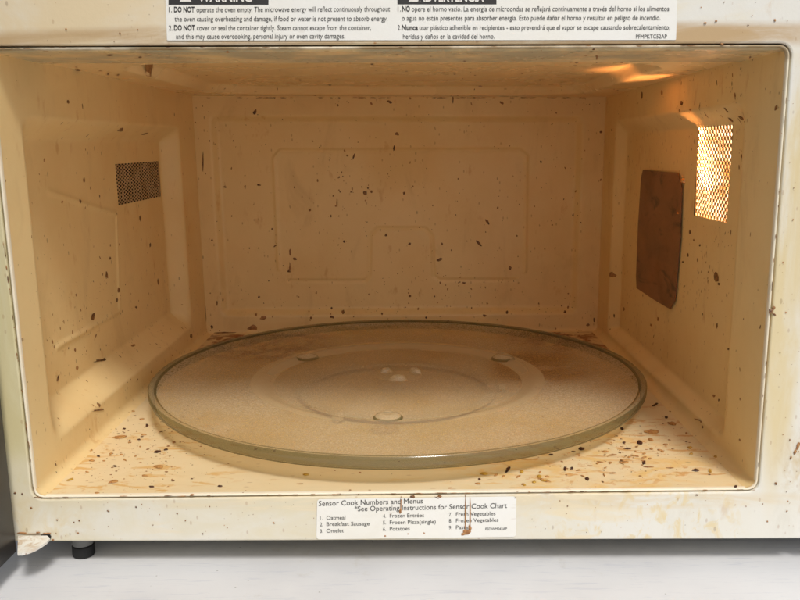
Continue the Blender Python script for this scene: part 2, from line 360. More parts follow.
mb = MB()
for b in [(117,130,7,4,.3),(132,139,10,3,-.7),(145,134,6,2.5,-.3),(164,168,3,3,0),(165,185,5,3,.6),(140,218,2,7,0),(84,180,3,5,0),(68,102,3,4,0),(79,201,2.5,5,0),
          (93,317,4,9,.35),(104.5,360,6,4.5,.4),(107,275,2,9,-.2),(77,367.6,3,5,0),(91,410,10,4,.3),(87.5,405,2.5,6,-.2),(158,282,2.2,8,-.1),(58,378,2,9,.3),(191,336,3,5,0),
          (136,307,3,3,0),(118,290,2,6,0),(117,300,2,5,0),(62,202,2,4,0),(44,160,2,4,0),(22,61,0.1,.1,0),(150,245,2,5,0),(110,258,2,4,0),(75,350,2,4,0),(140,345,5,2,-.6)]:
    if b[2] > .5: blob_px(L, *b, mb=mb, mi=random.choice([1, 1, 2]))
specks(L, 230, mb, .00028, .0014, 2.2, VL)
specks(L, 90, mb, .0003, .0016, 1.6, VL, lambda u, v: math.exp(-((u-.35)/.2)**2-((v-.35)/.12)**2))
specks(L, 110, mb, .0003, .0015, .6, VL, lambda u, v: 1 if v < .28 else 0)
wall_obj('side_wall', L, M['wall'], MW, mb, shrink(L, VL))
mb = MB()
for b in [(681.7,103,3.5,6,0),(642,95,2,8,0),(662,93,2,6,0),(776,108,3.5,8,.2),(727,120,3,6,0),(716,277,5,14,-.15),(719,284,3,3,0),(717,326,2,8,0),(658,319,2.5,5,0),(651,325,2,3,0),
          (619,309,2,6,0),(615,275,2,6,0),(728.5,349,2,3,0),(714,396,3,4,0),(719,400,2,3,0),(690,110,2,4,0),(735,95,2.5,6,0),(731,110,2,7,0),(738,118,4,5,.4),(690,232,2,5,0),
          (700,245,2,3,0),(683,262,2,3,0),(745,150,2,4,0),(617,130,2,3,0),(740,440,2,3,0),(701,421,2,5,0),(703,427,2,3,0),(688,255,2.5,4,0),(694,240,2,3,0)]:
    blob_px(Rr, *b, mb=mb, mi=random.choice([1, 2]))
specks(Rr, 210, mb, .00028, .0014, 2.4, VR)
specks(Rr, 160, mb, .0004, .0016, 4, VR, lambda u, v: 1 if (.1 < u < .45 and v > .72) or (.2 < u < .5 and .3 < v < .6) else 0)
wall_obj('side_wall', Rr, M['wall'], MW, mb, shrink(Rr, VR))
mb = MB()
for b in [(255,112,4,7,.3),(390,102,7,3,.3),(397,134,5,3.5,.5),(394,148,2.2,7,.1),(354,156,2,8,.3),(365,193,5,5,0),(371.5,191.6,3,3,0),(368,188,2,3,0),(337,203,1.6,11,0),(225,187,4,2,0),
          (259,185,4,2.5,0),(290,252,1.8,9,0),(290,266,1.8,10,0),(295,259,5,3,.5),(289,271,4,4,0),(386,235,3.5,3.5,0),(344,241.5,3,3,0),(343,312,3.5,6,.2),(263,318,7,5,0),(252.5,327.6,11,7,0),
          (487,221.5,3,9,-.7),(479,243.5,9,3,.75),(440,259.5,8,3.2,-.3),(510,268,3.5,5,-.2),(484.6,315.5,5,3,0),(409.6,244,3.5,3,0),(565,311.6,3,3.5,0),(568,307,2,3,0),(410,296,3,3,0),
          (453,99,1.6,11,0),(502,103,5,3,.5),(601,132,3,3,0),(541,162,3,3,0),(404,193,3,4,0),(331,216,2,3,0),(310,210,3,3.5,0),(351,192,2,2,0),(272,229,2,2.5,0),(275,246,4,1.6,-.6),
          (259,297,3,2.5,0),(217,303,2,6,0),(223,300,1.5,4,0),(311,318,3,3,0),(332,317,5,3,.3),(507,312,2.5,4,0),(464,283,4,2.5,0),(442,244,2,3,0),(573,215,2,4,0),(203,160,1.6,24,0),
          (205.5,318,1.8,26,.0),(222,333,30,2.2,-.05),(585,331,26,1.8,0),(588,325,4,3,0),(594,320,2,6,0),(212,327,3,4,0)]:
    blob_px(Bk, *b, mb=mb, mi=(2 if b[:2] in ((263,318),(252.5,327.6),(290,252),(290,266),(337,203)) else 1))
specks(Bk, 300, mb, .00035, .0013, 1.0)
specks(Bk, 80, mb, .0004, .0018, .6, None, lambda u, v: 1 if v < .12 or v > .96 else 0)
for k in range(46):
    px = random.uniform(200, 600); blob_px(Bk, px, 98.1, random.uniform(2, 13), random.uniform(1.2, 1.9), mb=mb, mi=random.choice([1, 2]))
specks(Bk, 150, mb, .0003, .0014, .8, None, lambda u, v: math.exp(-((u-.42)/.12)**2-((v-.55)/.2)**2)+math.exp(-((u-.6)/.2)**2-((v-.18)/.08)**2))
wall_obj('back_wall', Bk, M['wall'], MW, mb)
mb = MB()
for b in [(150,73,10,8,-.9),(77,70,8,2.5,0),(108,74,3,2,0),(118,75,3,2,0),(255,59,4,1.8,0),(179,58,6,1.5,0),(110,55,8,2,0),(140,57,5,1.6,0),(577,62,6,2.4,-.2),(744,65,3,2.6,0),(737,66,4,1.6,0),
          (750,57,3,2,0),(597,56,3,1.8,0),(330,85,4,1.5,0),(300,80,3,1.5,0),(480,86,5,1.5,0),(540,80,3,1.5,0),(775,60,14,1.6,-.3),(372,64,3,1.5,0)]:
    blob_px(Ce, *b, mb=mb, mi=(2 if b[:2] == (150, 73) else 1))
specks(Ce, 300, mb, .0004, .0017, .6)
wall_obj('cavity_ceiling', Ce, M['ceil'], MW, mb)
mb = MB()
specks(Fl, 260, mb, .0003, .0013, .3)
specks(Fl, 420, mb, .0003, .0014, .2, None, lambda u, v: math.exp(-((u-.10)/.09)**2-((v-.22)/.18)**2))
specks(Fl, 320, mb, .0003, .0014, .2, None, lambda u, v: math.exp(-((u-.85)/.12)**2-((v-.2)/.14)**2))
specks(Fl, 130, mb, .0004, .0022, .2, None, lambda u, v: 1 if v > .9 else 0)
for b in [(300,484,8,1,0),(243,493,4,1,0),(402,491,3,1,0),(450,488,5,1.2,0),(600,462,9,1.6,.1),(612,455,12,2,-.1),(590,466,6,1.4,0),(636,456,9,1.8,.3),(648,467,12,1.4,0),(670,468,9,1.2,0),(612,473,8,1.1,0),(640,476,4,1.2,0)]:
    blob_px(Fl, *b, mb=mb, mi=2, off=.0003)
wall_obj('cavity_floor', Fl, M['floor'], MW, mb, step=.004)

# perforated vents with a chamber behind each
def vent(P, rect, nc, nr, name, mat, depth, cham, hole=.36):
    u0, u1, v0, v1 = rect; uc, vc = (u0+u1)/2, (v0+v1)/2; ob = P.P(np.array(uc), np.array(vc), np.array(-.0006))
    a_ = P.P(np.array(u1), np.array(vc), np.array(-.0006)); b_ = P.P(np.array(uc), np.array(v1), np.array(-.0006))
    Wm, Hm = np.linalg.norm(a_-ob)*2, np.linalg.norm(b_-ob)*2; eu, ev = (a_-ob)/Wm*2, (b_-ob)/Hm*2; o = ob-eu*Wm/2-ev*Hm/2
    pitch = Wm/nc; rows = nr; py = Hm/rows; s = MB(); n = 12
    cl = lambda x, m: min(max(x, 0), m)
    for jj in range(rows+1):
        for ii in range(nc+1):
            cx, cy = (ii+.5*(jj % 2))*pitch, jj*py
            if cx > Wm+1e-9: continue
            edge = jj in (0, rows) or cx < 1e-9 or cx > Wm-1e-9
            if edge:
                q = [(cl(cx-pitch/2, Wm), cy), (cx, cl(cy-py, Hm)), (cl(cx+pitch/2, Wm), cy), (cx, cl(cy+py, Hm))]
                q = [p for k, p in enumerate(q) if p != (cx, cy)] if jj in (0, rows) or True else q
                if len(q) < 3: q.append((cx, cy))
                s.add([o+eu*p[0]+ev*p[1] for p in q], [tuple(range(len(q)))]); continue
            vs = []
            for k in range(n):
                a = 2*math.pi*k/n; c, w_ = math.cos(a), math.sin(a); t = 1/(abs(c)+abs(w_)); vs.append(o+eu*(cx+c*t*pitch/2)+ev*(cy+w_*t*py))
            for k in range(n):
                a = 2*math.pi*k/n; vs.append(o+eu*(cx+hole*pitch*math.cos(a))+ev*(cy+hole*2*py*math.sin(a)))
            inner = [v-P.n*.0006 for v in vs[n:]]
            s.add(vs+inner, [[k, (k+1) % n, (k+1) % n+n, k+n] for k in range(n)]+[[k+n, (k+1) % n+n, (k+1) % n+2*n, k+2*n] for k in range(n)])
    g = s.build(name, mat, MW, recalc=False)
    # the chamber: five faces behind the plate
    m_ = .006; c = MB(); q = [o-eu*m_-ev*m_, o+eu*(Wm+m_)-ev*m_, o+eu*(Wm+m_)+ev*(Hm+m_), o-eu*m_+ev*(Hm+m_)]
    q = [x-P.n*.003 for x in q]; back = [x-P.n*depth for x in q]
    nx, ny = 18, 36; vs = []; fs = []
    for i in range(nx+1):
        for j in range(ny+1):
            a, b = i/nx, j/ny; p = back[0]*(1-a)*(1-b)+back[1]*a*(1-b)+back[2]*a*b+back[3]*(1-a)*b
            vs.append(p+P.n*random.uniform(0, .004))
    for i in range(nx):
        for j in range(ny): k = i*(ny+1)+j; fs.append((k, k+ny+1, k+ny+2, k+1))
    c.add(vs, fs); c.add(q+back, [(0, 1, 5, 4), (1, 2, 6, 5), (2, 3, 7, 6), (3, 0, 4, 7)])
    c.build('vent_chamber', cham, g, recalc=False)
    return g, o+eu*Wm/2+ev*Hm/2, eu, ev, Wm, Hm
gR, cR, euR, evR, WR, HR = vent(Rr, VR, 12, 28, 'lamp_vent', M['mesh_r'], .035, M['chamber'], .29)
gL = vent(L, VL, 15, 24, 'air_vent', M['mesh_l'], .008, M['shade_black'], .31)[0]
gR['label'] = 'perforated vent lit from behind by the oven lamp'; gL['label'] = 'perforated vent with dark holes'
# oven lamp: bulb in the chamber plus its light
LC = cR-Rr.n*.020
s = MB(); s.lathe([(.0001, -.009), (.004, -.008), (.0062, -.003), (.0062, .003), (.004, .008), (.0001, .009)], tuple(LC-Rr.n*.004), 16)
mbulb, t_, b_ = newmat('lit_bulb_glass'); b_.inputs['Emission Color'].default_value = (1, .88, .66, 1); b_.inputs['Emission Strength'].default_value = 5
s.build('bulb', mbulb, gR, True)
for nm, pos, en, col, r in (('lamp_upper', LC+evR*HR*.20, .19, (1, .90, .74), .004), ('lamp_lower', LC-evR*HR*.24, .16, (1, .90, .74), .004)):
    pl = bpy.data.lights.new(nm, 'POINT'); pl.energy = en; pl.color = col; pl.shadow_soft_size = r
    po = bpy.data.objects.new(nm, pl); COL.objects.link(po); po.location = pos
# glow that the lamp throws up onto the roof through the vent
sp = bpy.data.lights.new('lamp_glow', 'SPOT'); sp.energy = 15; sp.color = (1, .40, .14); sp.spot_size = math.radians(31); sp.spot_blend = .7; sp.shadow_soft_size = .009
spo = bpy.data.objects.new('lamp_glow', sp); COL.objects.link(spo); spo.location = cR-Rr.n*.013-evR*HR*.30
tgt = hit(650, 73, 2, FTL[2]); spo.rotation_euler = Vector(tgt-np.array(spo.location)).to_track_quat('-Z', 'Y').to_euler()

# mica cover on the right wall
poly = [Rr.uv(*p) for p in ((645, 170), (680, 173), (684, 187), (682, 240), (677, 300), (672, 309), (655, 299), (638.5, 288), (638, 276), (640, 225), (643, 178))]
s = MB(); pp = [Rr.P(np.array(u), np.array(v), np.array(.0012)) for u, v in poly]; s.prism(pp, Rr.n*.0009)
mica = s.build('waveguide_cover', M['mica'], MW); mica['label'] = 'brown burnt mica sheet'
s = MB()
mclip = simple('copper_clip', (.85, .42, .16), .25, metal=.8)
for p in ((684.5, 181, 2, 8), (680.5, 213, 3, 4)): s = MB(); blob_px(Rr, *p, mb=s, mi=0, off=.003); s.build('cover_clip', mclip, mica, True)

# ------------------------------------------------------------------ front frame, lip, case
def rrect(cs, off, R, y, n=8):                    # rounded quad loop from four corners (bl, br, tr, tl) offset outward
    c = [np.array([p[0], p[2]]) for p in cs]; ctr = sum(c)/4; out = []
    sg = [(-1, -1), (1, -1), (1, 1), (-1, 1)]
    for k in range(4):
        p = c[k]+np.array(sg[k])*off; q = p-np.array(sg[k])*R; a0 = [math.pi, -math.pi/2, 0, math.pi/2][k]
        for i in range(n+1):
            a = a0+math.pi/2*i/n; out.append((q[0]+R*math.cos(a), y, q[1]+R*math.sin(a)))
    return out
CN = [FBL, FBR, FTR, FTL]
def ringmesh(loops, mi=0, s=None):
    s = s or MB(); n = len(loops[0]); vs = [p for l in loops for p in l]; fs = []
    for k in range(len(loops)-1):
        for i in range(n): j = (i+1) % n; fs.append((k*n+i, k*n+j, (k+1)*n+j, (k+1)*n+i))
    s.add(vs, fs, mi); return s
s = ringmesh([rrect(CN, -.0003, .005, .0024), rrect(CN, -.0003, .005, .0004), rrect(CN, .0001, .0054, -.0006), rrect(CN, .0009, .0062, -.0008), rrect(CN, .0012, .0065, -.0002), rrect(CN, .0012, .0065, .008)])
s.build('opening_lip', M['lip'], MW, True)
XL = -.272; ZB = hit(400, 539.5, 1, 0)[2]; XR, ZT = .268, .355
OUT = [(XL, 0, ZB), (XR, 0, ZB), (XR, 0, ZT), (XL, 0, ZT)]
YF = -.0012
s = ringmesh([rrect(CN, .0021, .0072, .010), rrect(CN, .0021, .0072, YF+.0010), rrect(CN, .0024, .0075, YF+.0003), rrect(CN, .0031, .0082, YF), rrect(OUT, -.0012, .002, YF), rrect(OUT, -.0003, .0025, YF+.0004), rrect(OUT, 0, .0028, YF+.0014), rrect(OUT, 0, .0028, .03)])
def face_blob(px, py, w, h, ang=0, mi=1, off=.0006, n=10, rough=.3):
    ca, sa = math.cos(ang), math.sin(ang); ring = []; 
    for k in range(n):
        a = 2*math.pi*k/n; r = 1+random.uniform(-rough, rough); x, y = w/2*r*math.cos(a), h/2*r*math.sin(a)
        ring.append(hit(px+x*ca-y*sa, py+x*sa+y*ca, 1, YF-.0004))
    s.add(ring+[hit(px, py, 1, YF-off-.0004)], [[i, (i+1) % n, n] for i in range(n)], mi)
for b in [(771,311,5,6,0,1),(773.5,308,3,5,.5,1),(774,314,5,2,.5,1),(413,497,5,4.5,0,1),(440,496.5,4,4,0,1),(437,498,6,1.4,.5,1),(776,483.5,2.6,2.6,0,1),(192,495,5,2,0,1),(401,505,1.2,16,0,2),(400,512,2.4,5,0,2),
          (465.5,514,1.3,36,0,2),(470,512,1.3,30,.03,2),(467,532,9,6,0,2),(463,534,5,2,.3,1),(385,536,3,2,0,2),(408,534,3,2,0,2),(424,533,3,2,0,2),(15,493,2.5,2,0,1),(22,494,2,2,0,1),(31,508,2.5,2,0,1),
          (108,511,3,1.4,.4,1),(136,507,2,1.4,0,1),(57,520,2,1.4,0,2),(78,533,2,1.4,0,2),(697,495,3,1.4,0,1),(515,498,2,2,0,1),(795,452,3,5,.5,2),(798,446,3,7,.4,2),(791,458,2,3,.3,2),(790,440,1.4,2,0,2),
          (705,23,3,2,0,2),(716,21,2.4,2,0,2),(722,44,3,1.6,0,2),(775,20,2,3,0,2),(66,29,2,1.5,0,2),(120,33,2,1.2,0,2),(375,43,3,1.4,0,2)]:
    face_blob(*b)
for b in [(33,534.2,24,1.2,0,2),(22,533,10,1.6,0,2),(47,533.5,9,1.6,0,2),(38,532.5,4,1.5,0,2),(29,545,5,2,0,2),(53,540,3,2,.4,2)]: face_blob(*b)
for k in range(240):
    side = random.random()
    if side < .55: px, py = random.uniform(25, 795), random.uniform(500, 538)
    elif side < .8: px, py = random.uniform(778, 800), random.uniform(60, 530)
    else: px, py = random.uniform(5, 790), random.uniform(2, 44)
    r = .5*(3.5)**(random.random()**3); face_blob(px, py, r*1.3, r, random.uniform(0, 3), random.choice([1, 2, 2]), .0002, 6)
# grime crust along the edge of the opening
edge_runs = [((37, 497.4), (755, 489.6), 70, .9), ((757, 482), (789, 62), 26, .9), ((34, 490), (2, 230), 30, 1.2), ((-8, 48.3), (782, 45.3), 50, .8)]
for (a, b, n, hh) in edge_runs:
    for k in range(n):
        if random.random() < .35: continue
        f = random.random(); px, py = a[0]+(b[0]-a[0])*f, a[1]+(b[1]-a[1])*f; ang = math.atan2(b[1]-a[1], b[0]-a[0])
        face_blob(px+random.uniform(-.5, .5), py+random.uniform(-.4, .5), random.uniform(1.5, 9), hh*random.uniform(.5, 1.1), ang, random.choice([1, 1, 2]), .0003, 8)
s.build('front_frame', [M['frame'], M['splat'], M['rust']], MW, recalc=False)
# black strip painted in for the shade between lip and frame
ringmesh([rrect(CN, .0008, .006, .0035), rrect(CN, .0028, .008, .0035)]).build('gap_shade_strip', M['shade_black'], MW)
# case round the cavity
s = MB(); x0, x1, y0, y1, z0, z1 = XL+.0002, .425, .030, .52, ZB+.001, ZT
s.box((x0, y0, z0), (x0+.0008, y1, z1)); s.box((x1-.0015, y0, z0), (x1, y1, z1)); s.box((x0+.002, y0, z1-.0015), (x1-.002, y1, z1)); s.box((x0+.002, y1-.002, z0+.002), (x1-.002, y1-.0005, z1-.002))
s.build('case', M['case'], MW)
s = MB(); s.box((x0+.003, .004, z0+.0005), (x1-.003, y1-.003, z0+.003)); s.build('base_pan', M['under'], MW)
s = MB(); s.box((XR+.0015, YF-.001, ZB), (.427, .0295, ZT)); s.build('control_panel', M['white'], MW, bevel=.003)
ZS = -.0525
for fx, fy in ((hit(86, 552, 2, ZS)[0], .017), (.38, .022), (-.22, .46), (.38, .46)):
    s = MB(); s.lathe([(.0001, 0), (.0068, 0), (.0074, .001), (.0074, .0075), (.0060, .0085), (.0001, .0085)], (fx, fy, ZS), 28, 0)
    s.lathe([(.0070, .0086), (.0078, ZB-ZS+.003)], (fx, fy, ZS), 28, 1); s.lathe([(.0001, .0086), (.0070, .0086)], (fx, fy, ZS), 28, 1)
    s.build('foot', [M['black'], M['collar']], MW, False)

# ------------------------------------------------------------------ door
HG = hit(17, 540, 1, YF-.006)[0]
DO = math.radians(91)
dx, dy = -math.cos(math.pi-DO), -math.sin(math.pi-DO)    # along the open door
du = Vector((math.cos(DO+math.pi/2*0)*1, -math.sin(DO), 0)); dn = Vector((du.y, -du.x, 0))   # dn points away from the cavity side
dn = dn if dn.x < 0 else -dn
O = Vector((HG, YF-.005, 0)); DZ0, DZ1, DLN, DT = ZB-.0065, ZT, .52, .038
def dbox(s, a0, a1, t0, t1, z0, z1, mi=0):
    pts = [O+du*a+dn*t+Vector((0, 0, z)) for z in (z0, z1) for a, t in ((a0, t0), (a1, t0), (a1, t1), (a0, t1))]
    s.add(pts, [(0, 3, 2, 1), (4, 5, 6, 7), (0, 1, 5, 4), (1, 2, 6, 5), (2, 3, 7, 6), (3, 0, 4, 7)], mi)
s = MB(); dbox(s, 0, DLN, .006, DT, DZ0, DZ1); door = s.build('door', M['white'], MW, bevel=.006)
s = MB(); dbox(s, .001, DLN-.01, .0, .0055, DZ0+.002, DZ1-.004); s.build('door_liner', M['doorin'], door, bevel=.002)
s = MB(); dbox(s, .07, DLN-.07, -.0015, -.0003, DZ0+.06, DZ1-.06); s.build('door_window', simple('tinted_window', (.02, .02, .02), .12), door)
# hinge bracket under the frame
s = MB(); pz = hit(30, 535.5, 1, YF-.0012)[2]
hp = [hit(x, y, 2, pz) for x, y in ((18, 536), (47, 535.5), (50, 538), (47, 541.5), (42, 545), (36, 548.5), (29, 551.5), (22, 553.2), (17.5, 553.3))]
s.prism(hp, (0, 0, -.0016)); hg = s.build('door_hinge', M['hinge'], MW)
s = MB(); hp = [hit(x, y, 1, YF-.0009) for x, y in ((41, 535.2), (49.5, 534.8), (50.8, 536.5), (50.2, 539.5), (46.5, 542.5), (45.5, 539), (42, 537.5))]
s.prism(hp, (0, .0006, 0)); s.build('hinge_slot_shade', M['shade_black'], hg)

# ------------------------------------------------------------------ labels and their writing
def text_mesh(txt, bold):
    cu = bpy.data.curves.new('t', 'FONT'); cu.body = txt; cu.size = 1; cu.offset = .028 if bold else 0; cu.resolution_u = 3
    o = bpy.data.objects.new('t', cu); COL.objects.link(o); bpy.context.view_layer.update()
    me = bpy.data.meshes.new_from_object(o.evaluated_get(bpy.context.evaluated_depsgraph_get()))
    v = np.array([x.co[:] for x in me.vertices]); f = [list(p.vertices) for p in me.polygons]
    bpy.data.objects.remove(o); bpy.data.curves.remove(cu); bpy.data.meshes.remove(me); return v, f
CAP = .69
def put(s, txt, xa, ya, xb, yb, cap, bold=False, mi=0, yy=None):      # text between two pixels on the front frame
    v, f = text_mesh(txt, bold); x0, x1 = v[:, 0].min(), v[:, 0].max()
    a = hit(xa, ya, 1, yy); b = hit(xb, yb, 1, yy); up = hit(xa, ya-cap, 1, yy)-a
    s.add([a+(b-a)*((p[0]-x0)/(x1-x0))+up*(p[1]/CAP) for p in v], f, mi)
def quad_label(name, pts, R, parent, y):
    c = [hit(*p, 1, y) for p in pts]; s = MB(); s.add([], [])
    l0 = rrect(c, 0, R, y, 5); s.prism(l0, (0, .00015, 0)); return s.build(name, M['label'], parent)
YL = YF-.0006; YT = YL-.0002
warn = quad_label('warning_label', [(167, 40.5), (676, 40), (678, -14), (165, -14)], .0006, MW, YL); warn['label'] = 'white bilingual warning sticker above the opening'
s = MB()
for seg in [('1.',168.8,12,172,12,5,0),('DO NOT',174,12,194.5,12,5.2,1),('operate the oven empty. The microwave energy will reflect continuously throughout',196.5,12,390,11.2,5,0),
            ('the oven causing overheating and damage, if food or water is not present to absorb energy.',174.6,21.3,387.5,20.8,5,0),
            ('2.',168.8,30.3,172.5,30.3,5,0),('DO NOT',174,30.3,195,30.3,5.2,1),('cover or seal the container tightly. Steam cannot escape from the container,',196.8,30.3,371,30,5,0),
            ('and this may cause overcooking, personal injury or oven cavity damages.',176,38.8,345,38.4,5,0),
            ('1.',397.8,11.3,401,11.3,5,0),('NO',402.3,11.3,410,11.3,5.2,1),('opere el horno vac\u00edo. La energ\u00eda de microondas se reflejar\u00e1 continuamente a trav\u00e9s del horno si los alimentos',411.7,11.3,669,11,5,0),
            ('o agua no est\u00e1n presentes para absorber energ\u00eda. Esto puede da\u00f1ar el horno y resultar en peligro de incendio.',402,20.4,660.5,20,5,0),
            ('2.',397.8,30,401,30,5,0),('Nunca',401.8,30,418,30,5.2,1),('usar pl\u00e1stico adherible en recipientes - esto prevendr\u00e1 que el vapor se escape causando sobrecalentamiento,',419.5,30,670,29.6,5,0),
            ('heridas y da\u00f1os en la cavidad del horno.',403,38.8,494.6,38.6,5,0),('PFMPKTC52AP',636,38.6,667,38.4,4,0)]:
    put(s, *seg[:6], bool(seg[6]), 0, YT)
for xa, xb, t_, ta, tb, yb in ((168.5, 268.5, 'WARNING', 198, 252, 4.6), (397.5, 496.5, 'ADVERTENCIA', 418, 484, 4.2)):
    c = [hit(*p, 1, YT) for p in ((xa, yb), (xb, yb), (xb, -11), (xa, -11))]; s.add(c, [(0, 1, 2, 3)], 0)
    put(s, t_, ta, 1.4, tb, 1.4, 8.5, True, 1, YT-.0002)
    c = [hit(*p, 1, YT-.0002) for p in ((xa+11, 1.6), (xa+23, 1.6), (xa+17, -9))]; s.add(c, [(0, 1, 2)], 1)
s.build('lettering', [M['ink'], M['inkw']], warn, recalc=False)
menu = quad_label('menu_label', [(316.5, 539.3), (516, 536.8), (516.5, 496.4), (317, 499.2)], .0022, MW, YL); menu['label'] = 'white sensor cook number sticker stained by brown drips, below the opening'
s = MB()
for seg in [('Sensor Cook Numbers and Menus',318.7,506,422.8,503.2,5),('*See Operating Instructions for Sensor Cook Chart',354.6,511.3,507,507.9,5),
            ('1.',320,519.9,323,519.8,3.6),('Oatmeal',326.5,519.7,345.4,519.4,3.8),('2.',320,526.2,323,526.1,3.6),('Breakfast Sausage',326.5,526,369.6,525.3,3.8),('3.',320,532.9,323,532.8,3.6),('Omelet',326.5,532.7,343.7,532.4,3.8),
            ('4.',383,517.8,386,517.7,3.6),('Frozen Entr\u00e9es',389.8,517.6,424,517,3.8),('5.',383,524.4,386,524.3,3.6),('Frozen Pizza(single)',389.8,524.2,435.7,523.5,3.8),('6.',383,530.9,386,530.8,3.6),('Potatoes',389.8,530.7,409.8,530.3,3.8),
            ('7.',449,516.3,452,516.2,3.6),('Fresh Vegetables',456,516,495.5,515.2,3.8),('8.',449,522.6,452,522.5,3.6),('Frozen Vegetables',456,522.4,498.4,521.6,3.8),('9.',449,529.4,452,529.3,3.6),('Pasta',456,529.2,468,529,3.8),
            ('PSDWM043AP',485.5,530.3,507,530,2.6)]:
    put(s, *seg, False, 0, YT)
s.build('lettering', [M['ink']], menu, recalc=False)
s = MB()
_f = face_blob
def drip(px, py, w, h, ang=0, n=10):
    ring = []
    for k in range(n):
        a = 2*math.pi*k/n; r = 1+random.uniform(-.3, .3); x, y = w/2*r*math.cos(a), h/2*r*math.sin(a)
        ring.append(hit(px+x*math.cos(ang)-y*math.sin(ang), py+x*math.sin(ang)+y*math.cos(ang), 1, YT-.0002))
    s.add(ring+[hit(px, py, 1, YT-.0006)], [[i, (i+1) % n, n] for i in range(n)])
for grp in [[(465.5,515,1.3,34),(470.3,513,1.4,30),(467,532,9,6),(463,534,5,2.4),(470,528,3,6)], [(401,504,1.2,12),(400.5,511,2.4,5)]]:
    s = MB()
    for b in grp: drip(*b)
    s.build('food_drip', M['rust'], menu, recalc=False)
adopt(MW)

# ------------------------------------------------------------------ glass turntable
RT_, YC, ZR = .2176, .2206, .0226
TT = empty('glass_turntable', 'round frosted glass turntable plate with olive green rim, grease-stained, on the oven floor', 'turntable', (0, YC, .0075))
c0 = (0, YC, 0)
top_p = [(.0001, .0125), (.03, .0125), (.07, .0125), (.112, .0125), (.117, .0131), (.121, .0150), (.126, .0160), (.132, .0161), (.16, .0163), (.19, .0170), (.200, .0180), (.206, .0192), (.2106, .0204)]
bot_p = [(.2120, .0126), (.205, .0122), (.19, .0120), (.16, .0114), (.137, .0108), (.128, .0098), (.120, .0084), (.112, .0080), (.0001, .0080)]
s = MB(); s.lathe(top_p[:4], c0, 192, 0); s.lathe(top_p[3:8], c0, 192, 2); s.lathe(top_p[7:], c0, 192, 0); s.lathe(bot_p, c0, 192, 1)
s.build('plate', [M['glass'], M['clear'], M['band']], TT, True, recalc=False)
s = MB(); s.lathe([(.2107, .0204), (.2120, .0209), (.2127, .0218)], c0, 192, 0); s.lathe([(.2127, .0218), (.2138, .0225), (.2158, .0227), (.2168, .0224)], c0, 192, 1)
s.lathe([(.2168, .0224), (.2177, .0214), (.2176, .0175), (.2160, .0142), (.2145, .0126), (.2122, .0124)], c0, 192, 0)
s.build('rim', [M['rim'], M['roll']], TT, True, recalc=False)
def dome(name, cx, cy, z, rx, ry, h, ang=0, n=28, dish=0.):
    s = MB(); vs = []; fs = []; rings = 7
    for k in range(rings+1):
        f = k/rings; r = 1-f; zz = h*math.sin(min(1, f*1.6)*math.pi/2)-dish*sstep(np.array(f), .5, 1.)
        for i in range(n):
            a = 2*math.pi*i/n; x, y = rx*r*math.cos(a), ry*r*math.sin(a)
            vs.append((cx+x*math.cos(ang)-y*math.sin(ang), cy+x*math.sin(ang)+y*math.cos(ang), z+float(zz)))
    for k in range(rings):
        for i in range(n): fs.append((k*n+i, k*n+(i+1) % n, (k+1)*n+(i+1) % n, (k+1)*n+i))
    s.add(vs, fs); s.mi = [1 if q < n and name == 'foot_boss' else 0 for q in range(len(fs))]; return s.build(name, [M['boss'], M['rim']], TT, True)  # outer ring of foot bosses painted olive for their dark refracted edge
for px, py in ((388, 415), (307, 356), (503, 357)):
    p = hit(px, py, 2, .0127); zb = .0127 if math.hypot(p[0], p[1]-YC) < .104 else .0138; p = hit(px, py, 2, zb+.002); dome('foot_boss', p[0], p[1], zb, .0120, .0120, .0040 if zb < .013 else .0058, dish=.0012)
pc = hit(399, 376.5, 2, .0127)
dome('hub_disc', pc[0], pc[1]+.003, .0126, .0215, .0190, .0012)
for k, (px, py, rx, ry, an) in enumerate(((386, 372.5, .0065, .0042, .5), (415, 372.5, .0068, .0042, -.5), (398, 380, .0088, .0040, 0))):
    p = hit(px, py, 2, .0127); dome('drive_lug', p[0], p[1], .0127, rx, ry, .0048, an, dish=.0014)
adopt(TT)
# roller ring the plate rests on (rim of it shows faintly through the glass)
RR = empty('roller_ring', 'white plastic roller ring under the glass turntable, faint through the frosted glass', 'roller ring', (0, YC, 0))
s = MB(); s.lathe([(.082, .003), (.090, .003), (.090, .0055), (.082, .0055)], c0, 96, closed=True); s.build('ring', M['roller'], RR, False)
for k in range(3):
    a = math.radians(90+120*k+30); s = MB(); cx, cy = .095*math.cos(a), YC+.095*math.sin(a)
    vs = []; n = 18
    for t in (-.003, .003):
        for i in range(n):
            b = 2*math.pi*i/n; r = .0038; vs.append((cx+t*math.cos(a)-r*math.cos(b)*math.sin(a), cy+t*math.sin(a)+r*math.cos(b)*math.cos(a), .0040+r*math.sin(b)))
    s.add(vs, [list(range(n)), list(range(n, 2*n))]+[[i, (i+1) % n, (i+1) % n+n, i+n] for i in range(n)]); s.build('roller', M['roller'], RR)
adopt(RR)

